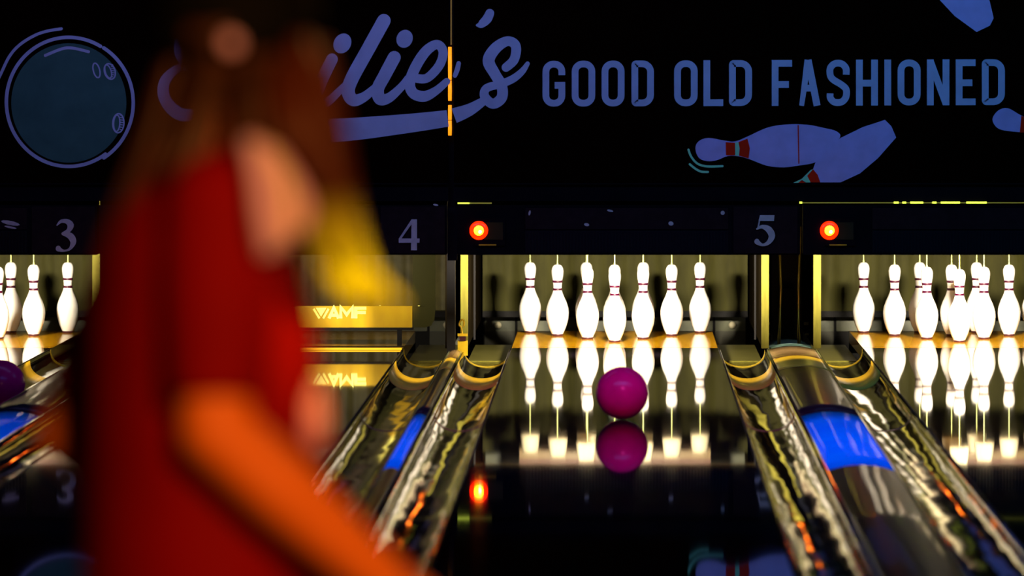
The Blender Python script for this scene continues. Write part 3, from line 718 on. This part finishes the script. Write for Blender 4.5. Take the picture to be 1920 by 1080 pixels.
def hand(b, w0, d, nrm, side_, curl=.6):
    """palm from wrist w0 along d; nrm = palm-normal; five curled fingers"""
    d = Vector(d).normalized(); nrm = Vector(nrm); nrm = (nrm-d*nrm.dot(d)).normalized(); sd = d.cross(nrm)*side_
    w0 = Vector(w0)
    for k in range(4):
        o = (k-1.5)*.019; b.capsule(w0+sd*o*.6, w0+d*.082+sd*o, .015, .0125, 10)
        ln = (.040, .045, .042, .033)[k]; p = w0+d*.086+sd*o; dd = d.copy()
        for j in range(3):
            ang = curl*(.55+.35*j); dd = (d*math.cos(ang*(j+1)*.6)+nrm*math.sin(ang*(j+1)*.6)).normalized()
            q = p+dd*ln*(1, .65, .5)[j]; b.capsule(p, q, .0090-.0008*j, .0085-.0008*j, 8); p = q
    p = w0+d*.022-sd*.028; dd = (d*.75-sd*.6+nrm*.35).normalized()
    for j, ln in enumerate((.038, .030, .024)):
        q = p+dd*ln; b.capsule(p, q, .0115-.001*j, .0105-.001*j, 8); p = q; dd = (dd+nrm*.25+d*.2).normalized()
# right arm (near the camera)
rs = Vector((.0, -.165, 1.345)); re = Vector((-.012, -.215, 1.098)); rw = Vector((.205, -.235, .900))
b.capsule(rs, re, .050, .043); b.capsule(re, re+(rw-re)*.35, .043, .044); b.capsule(re+(rw-re)*.35, rw, .044, .029)
hand(b, rw, rw-re, (.3, .9, .2), 1)
ls = Vector((0, .165, 1.345)); le = Vector((-.130, .215, 1.06)); lw_ = Vector((.06, .20, .90))
b.capsule(ls, le, .048, .040); b.capsule(le, le+(lw_-le)*.4, .040, .041); b.capsule(le+(lw_-le)*.4, lw_, .041, .026)
hand(b, lw_, lw_-le, (.2, -.9, .2), -1)
for s, kx, fx in ((-1, .10, -.05), (1, .02, .18)):
    hp_ = Vector((0, s*.085, .90)); kn = Vector((kx+.05, s*.09, .48)); an = Vector((fx, s*.09, .09))
    b.capsule(hp_, kn, .085, .055); b.capsule(kn, kn+(an-kn)*.3, .054, .055); b.capsule(kn+(an-kn)*.3, an, .055, .036)
body = b.build('body', 'skin', P, True); remesh(body, .0055, 4)
# face details
for s in (-1, 1):
    e = MB(); e.ellip(hp(.074, s*.030, .012), (.012, .013, .010), HY, 14, 10); eo = e.build('eye', 'eye', P, True)
    e = MB(); e.ellip(hp(.084, s*.030, .012), (.003, .0055, .0055), HY, 12, 8); e.build('iris', 'iris', eo, True)
    e = MB(); e.tube([hp(.080, s*.018, .030), hp(.082, s*.032, .034), hp(.074, s*.046, .030)], [.003, .0035, .002], 6); e.build('eyebrow', 'hairb', P, True)
e = MB(); e.tube([hp(.082, -.024, -.048), hp(.096, 0, -.046), hp(.082, .024, -.048)], [.003, .007, .003], 8); e.build('lips', 'lip', P, True)
# shirt
b = MB(); rings = []
for z, cx, rx, ry in ((.80, .022, .160, .186), (.90, .016, .152, .182), (1.0, .006, .143, .172), (1.1, .004, .140, .172), (1.2, .0, .136, .176), (1.28, -.004, .124, .178), (1.34, -.006, .104, .165), (1.385, .0, .078, .115), (1.415, .006, .062, .072)):
    rings.append([(cx+rx*math.cos(2*PI*j/36)*(1+.035*math.sin(5*2*PI*j/36+z*6)*(1.45-z)), ry*math.sin(2*PI*j/36)*(1+.02*math.sin(7*2*PI*j/36+z*9)), z) for j in range(36)])
b.loft(rings)
for S_, E_, in ((rs, re), (ls, le)):
    m_ = S_+(E_-S_)*.86; b.capsule(S_+Vector((0, 0, .004)), S_+(E_-S_)*.4, .066, .066); b.tube([S_+(E_-S_)*.2, S_+(E_-S_)*.5, m_], [.068, .064, .055], 20)
sh = b.build('t_shirt', 'shirt', P, True); remesh(sh, .008, 5)
b = MB(); b.tube([loc(588, 715, 5.40), loc(580, 760, 5.375), loc(578, 810, 5.370), loc(586, 865, 5.40)], [.010, .022, .024, .010], 12, .5); o = b.build('shirt_print', 'print', P, True); o['label'] = 'pale pink patch at the front of the shirt'
b = MB()
b.ellip((0, 0, .90), (.122, .166, .12))
for s, kx, fx in ((-1, .10, -.05), (1, .02, .18)):
    hp_ = Vector((0, s*.085, .90)); kn = Vector((kx+.05, s*.09, .48)); an = Vector((fx, s*.09, .13))
    b.capsule(hp_, kn, .088, .066); b.capsule(kn, an, .067, .052)
tr = b.build('trousers', 'trouser', P, True); remesh(tr, .009, 4)
for s, fx in ((-1, -.05), (1, .18)):
    b = MB(); b.ellip((fx+.02, s*.09, .055), (.06, .042, .055)); b.capsule((fx+.0, s*.09, .042), (fx+.14, s*.095, .036), .038, .032)
    so = b.build('shoe', 'shoe', P, True); remesh(so, .006, 3)
    rows = [[(fx+.065+(.125+dx)*math.cos(2*PI*j/28), s*.092+(.043+dx*.5)*math.sin(2*PI*j/28), z) for j in range(28)] for z, dx in ((0, 0), (.016, .003))]
    MB().loft(rows).build('sole', 'sole', so)
# cap
b = MB(); rows = []
n = 40
for i in range(11):
    t_ = PI/2*(i/10.0)*.98
    rows.append([tuple(hp(-.014+.107*math.cos(2*PI*j/n)*math.cos(t_)**.6, .090*math.sin(2*PI*j/n)*math.cos(t_)**.6, .0+.03*math.cos(2*PI*j/n)*math.cos(t_)+.128*math.sin(t_))) for j in range(n)])
v = [p for r in rows for p in r]; f = []
for i in range(10):
    for j in range(n):
        k = (j+1) % n; a = 2*PI*(j+.5)/n
        if i == 1 and abs(a-PI) < .35: continue
        f.append((i*n+j, i*n+k, (i+1)*n+k, (i+1)*n+j))
b.add(v, f); cp = b.build('cap', 'capm', P, True)
so = cp.modifiers.new('t', 'SOLIDIFY'); so.thickness = .004; so.offset = 1
b = MB(); br = []
for k in range(9):
    a = -1.0+2.0*k/8; br.append([tuple(hp(.088*math.cos(a)-.0, .084*math.sin(a), .034)), tuple(hp(.088*math.cos(a)+.075*math.cos(a*.9), .088*math.sin(a), .020-.012*abs(a)))])
b.grid(br); vz = b.build('visor', 'capm', cp, True); so = vz.modifiers.new('t', 'SOLIDIFY'); so.thickness = .004
b = MB(); b.ellip(hp(-.112, -.026, -.014), (.011, .013, .013), HY); o = b.build('hair_tuft', 'peach', P, True); o['label'] = 'peach coloured hair showing through the gap at the back of the cap'
# hair: scalp shell plus long locks
b = MB(); b.ellip(hp(-.022, 0, .005), (.088, .088, .105), HY); hs = b.build('hair', 'hairb', P, True); remesh(hs, .006, 2)
def lock(pts, r, n_, jit, m, name='hair_locks', par=hs, rend=.35, seed=0):
    rnd = random.Random(seed); b = MB()
    if not m.startswith('peach'): r *= .62; n_ = int(n_*2.4)
    for k in range(n_):
        dx, dy, dz = [rnd.uniform(-jit, jit) for _ in range(3)]
        q = [(p[0]+dx*(.4+i*.35)*10, p[1]+dz*12*(i > 0), p[2]+dy/60.) for i, p in enumerate(pts)]
        pp = crom([loc(*p) for p in q], 6); m_ = len(pp)
        b.tube(pp, [r*(.8+.4*math.sin(PI*min(1, (i+2)/m_)))*(1 if i < m_*.7 else 1-(1-rend)*(i-m_*.7)/(m_*.3)) for i in range(m_)], 7, .6)
    return b.build(name, m, par, True)
lock([(345, 60, 5.42), (312, 150, 5.40), (280, 260, 5.38), (235, 380, 5.38), (195, 480, 5.4)], .012, 7, 1.0, 'hairb', seed=1)
lock([(400, 100, 5.36), (385, 190, 5.33), (360, 270, 5.31), (330, 330, 5.30)], .013, 9, 2.2, 'hairb', seed=2)
lock([(470, 100, 5.36), (470, 190, 5.32), (475, 260, 5.30), (490, 300, 5.28)], .014, 10, 2.4, 'hairb', seed=3)
lock([(560, 70, 5.38), (580, 170, 5.32), (600, 280, 5.30), (615, 390, 5.30), (640, 480, 5.30)], .015, 14, 2.2, 'hair', seed=4)
lock([(600, 80, 5.42), (625, 200, 5.38), (640, 330, 5.36), (655, 430, 5.36), (680, 510, 5.36), (735, 570, 5.36)], .012, 10, .9, 'hair', seed=5)
lock([(600, 380, 5.32), (618, 460, 5.32), (636, 520, 5.32), (680, 555, 5.34)], .014, 6, 1.6, 'hair', seed=6, rend=.6)
lock([(535, 110, 5.33), (530, 200, 5.28), (555, 260, 5.26), (605, 340, 5.26)], .014, 9, 2.0, 'hair', seed=7)
lock([(470, 262, 5.25), (490, 325, 5.225), (499, 400, 5.215), (508, 470, 5.215)], .0105, 9, .75, 'peach', seed=8, rend=.8)
lock([(492, 270, 5.25), (530, 335, 5.225), (540, 395, 5.22), (533, 455, 5.22)], .008, 8, .6, 'peach2', seed=9, rend=.8)
lock([(510, 280, 5.26), (556, 350, 5.24), (568, 395, 5.235), (556, 430, 5.235)], .008, 7, .6, 'peach', seed=10, rend=.7)
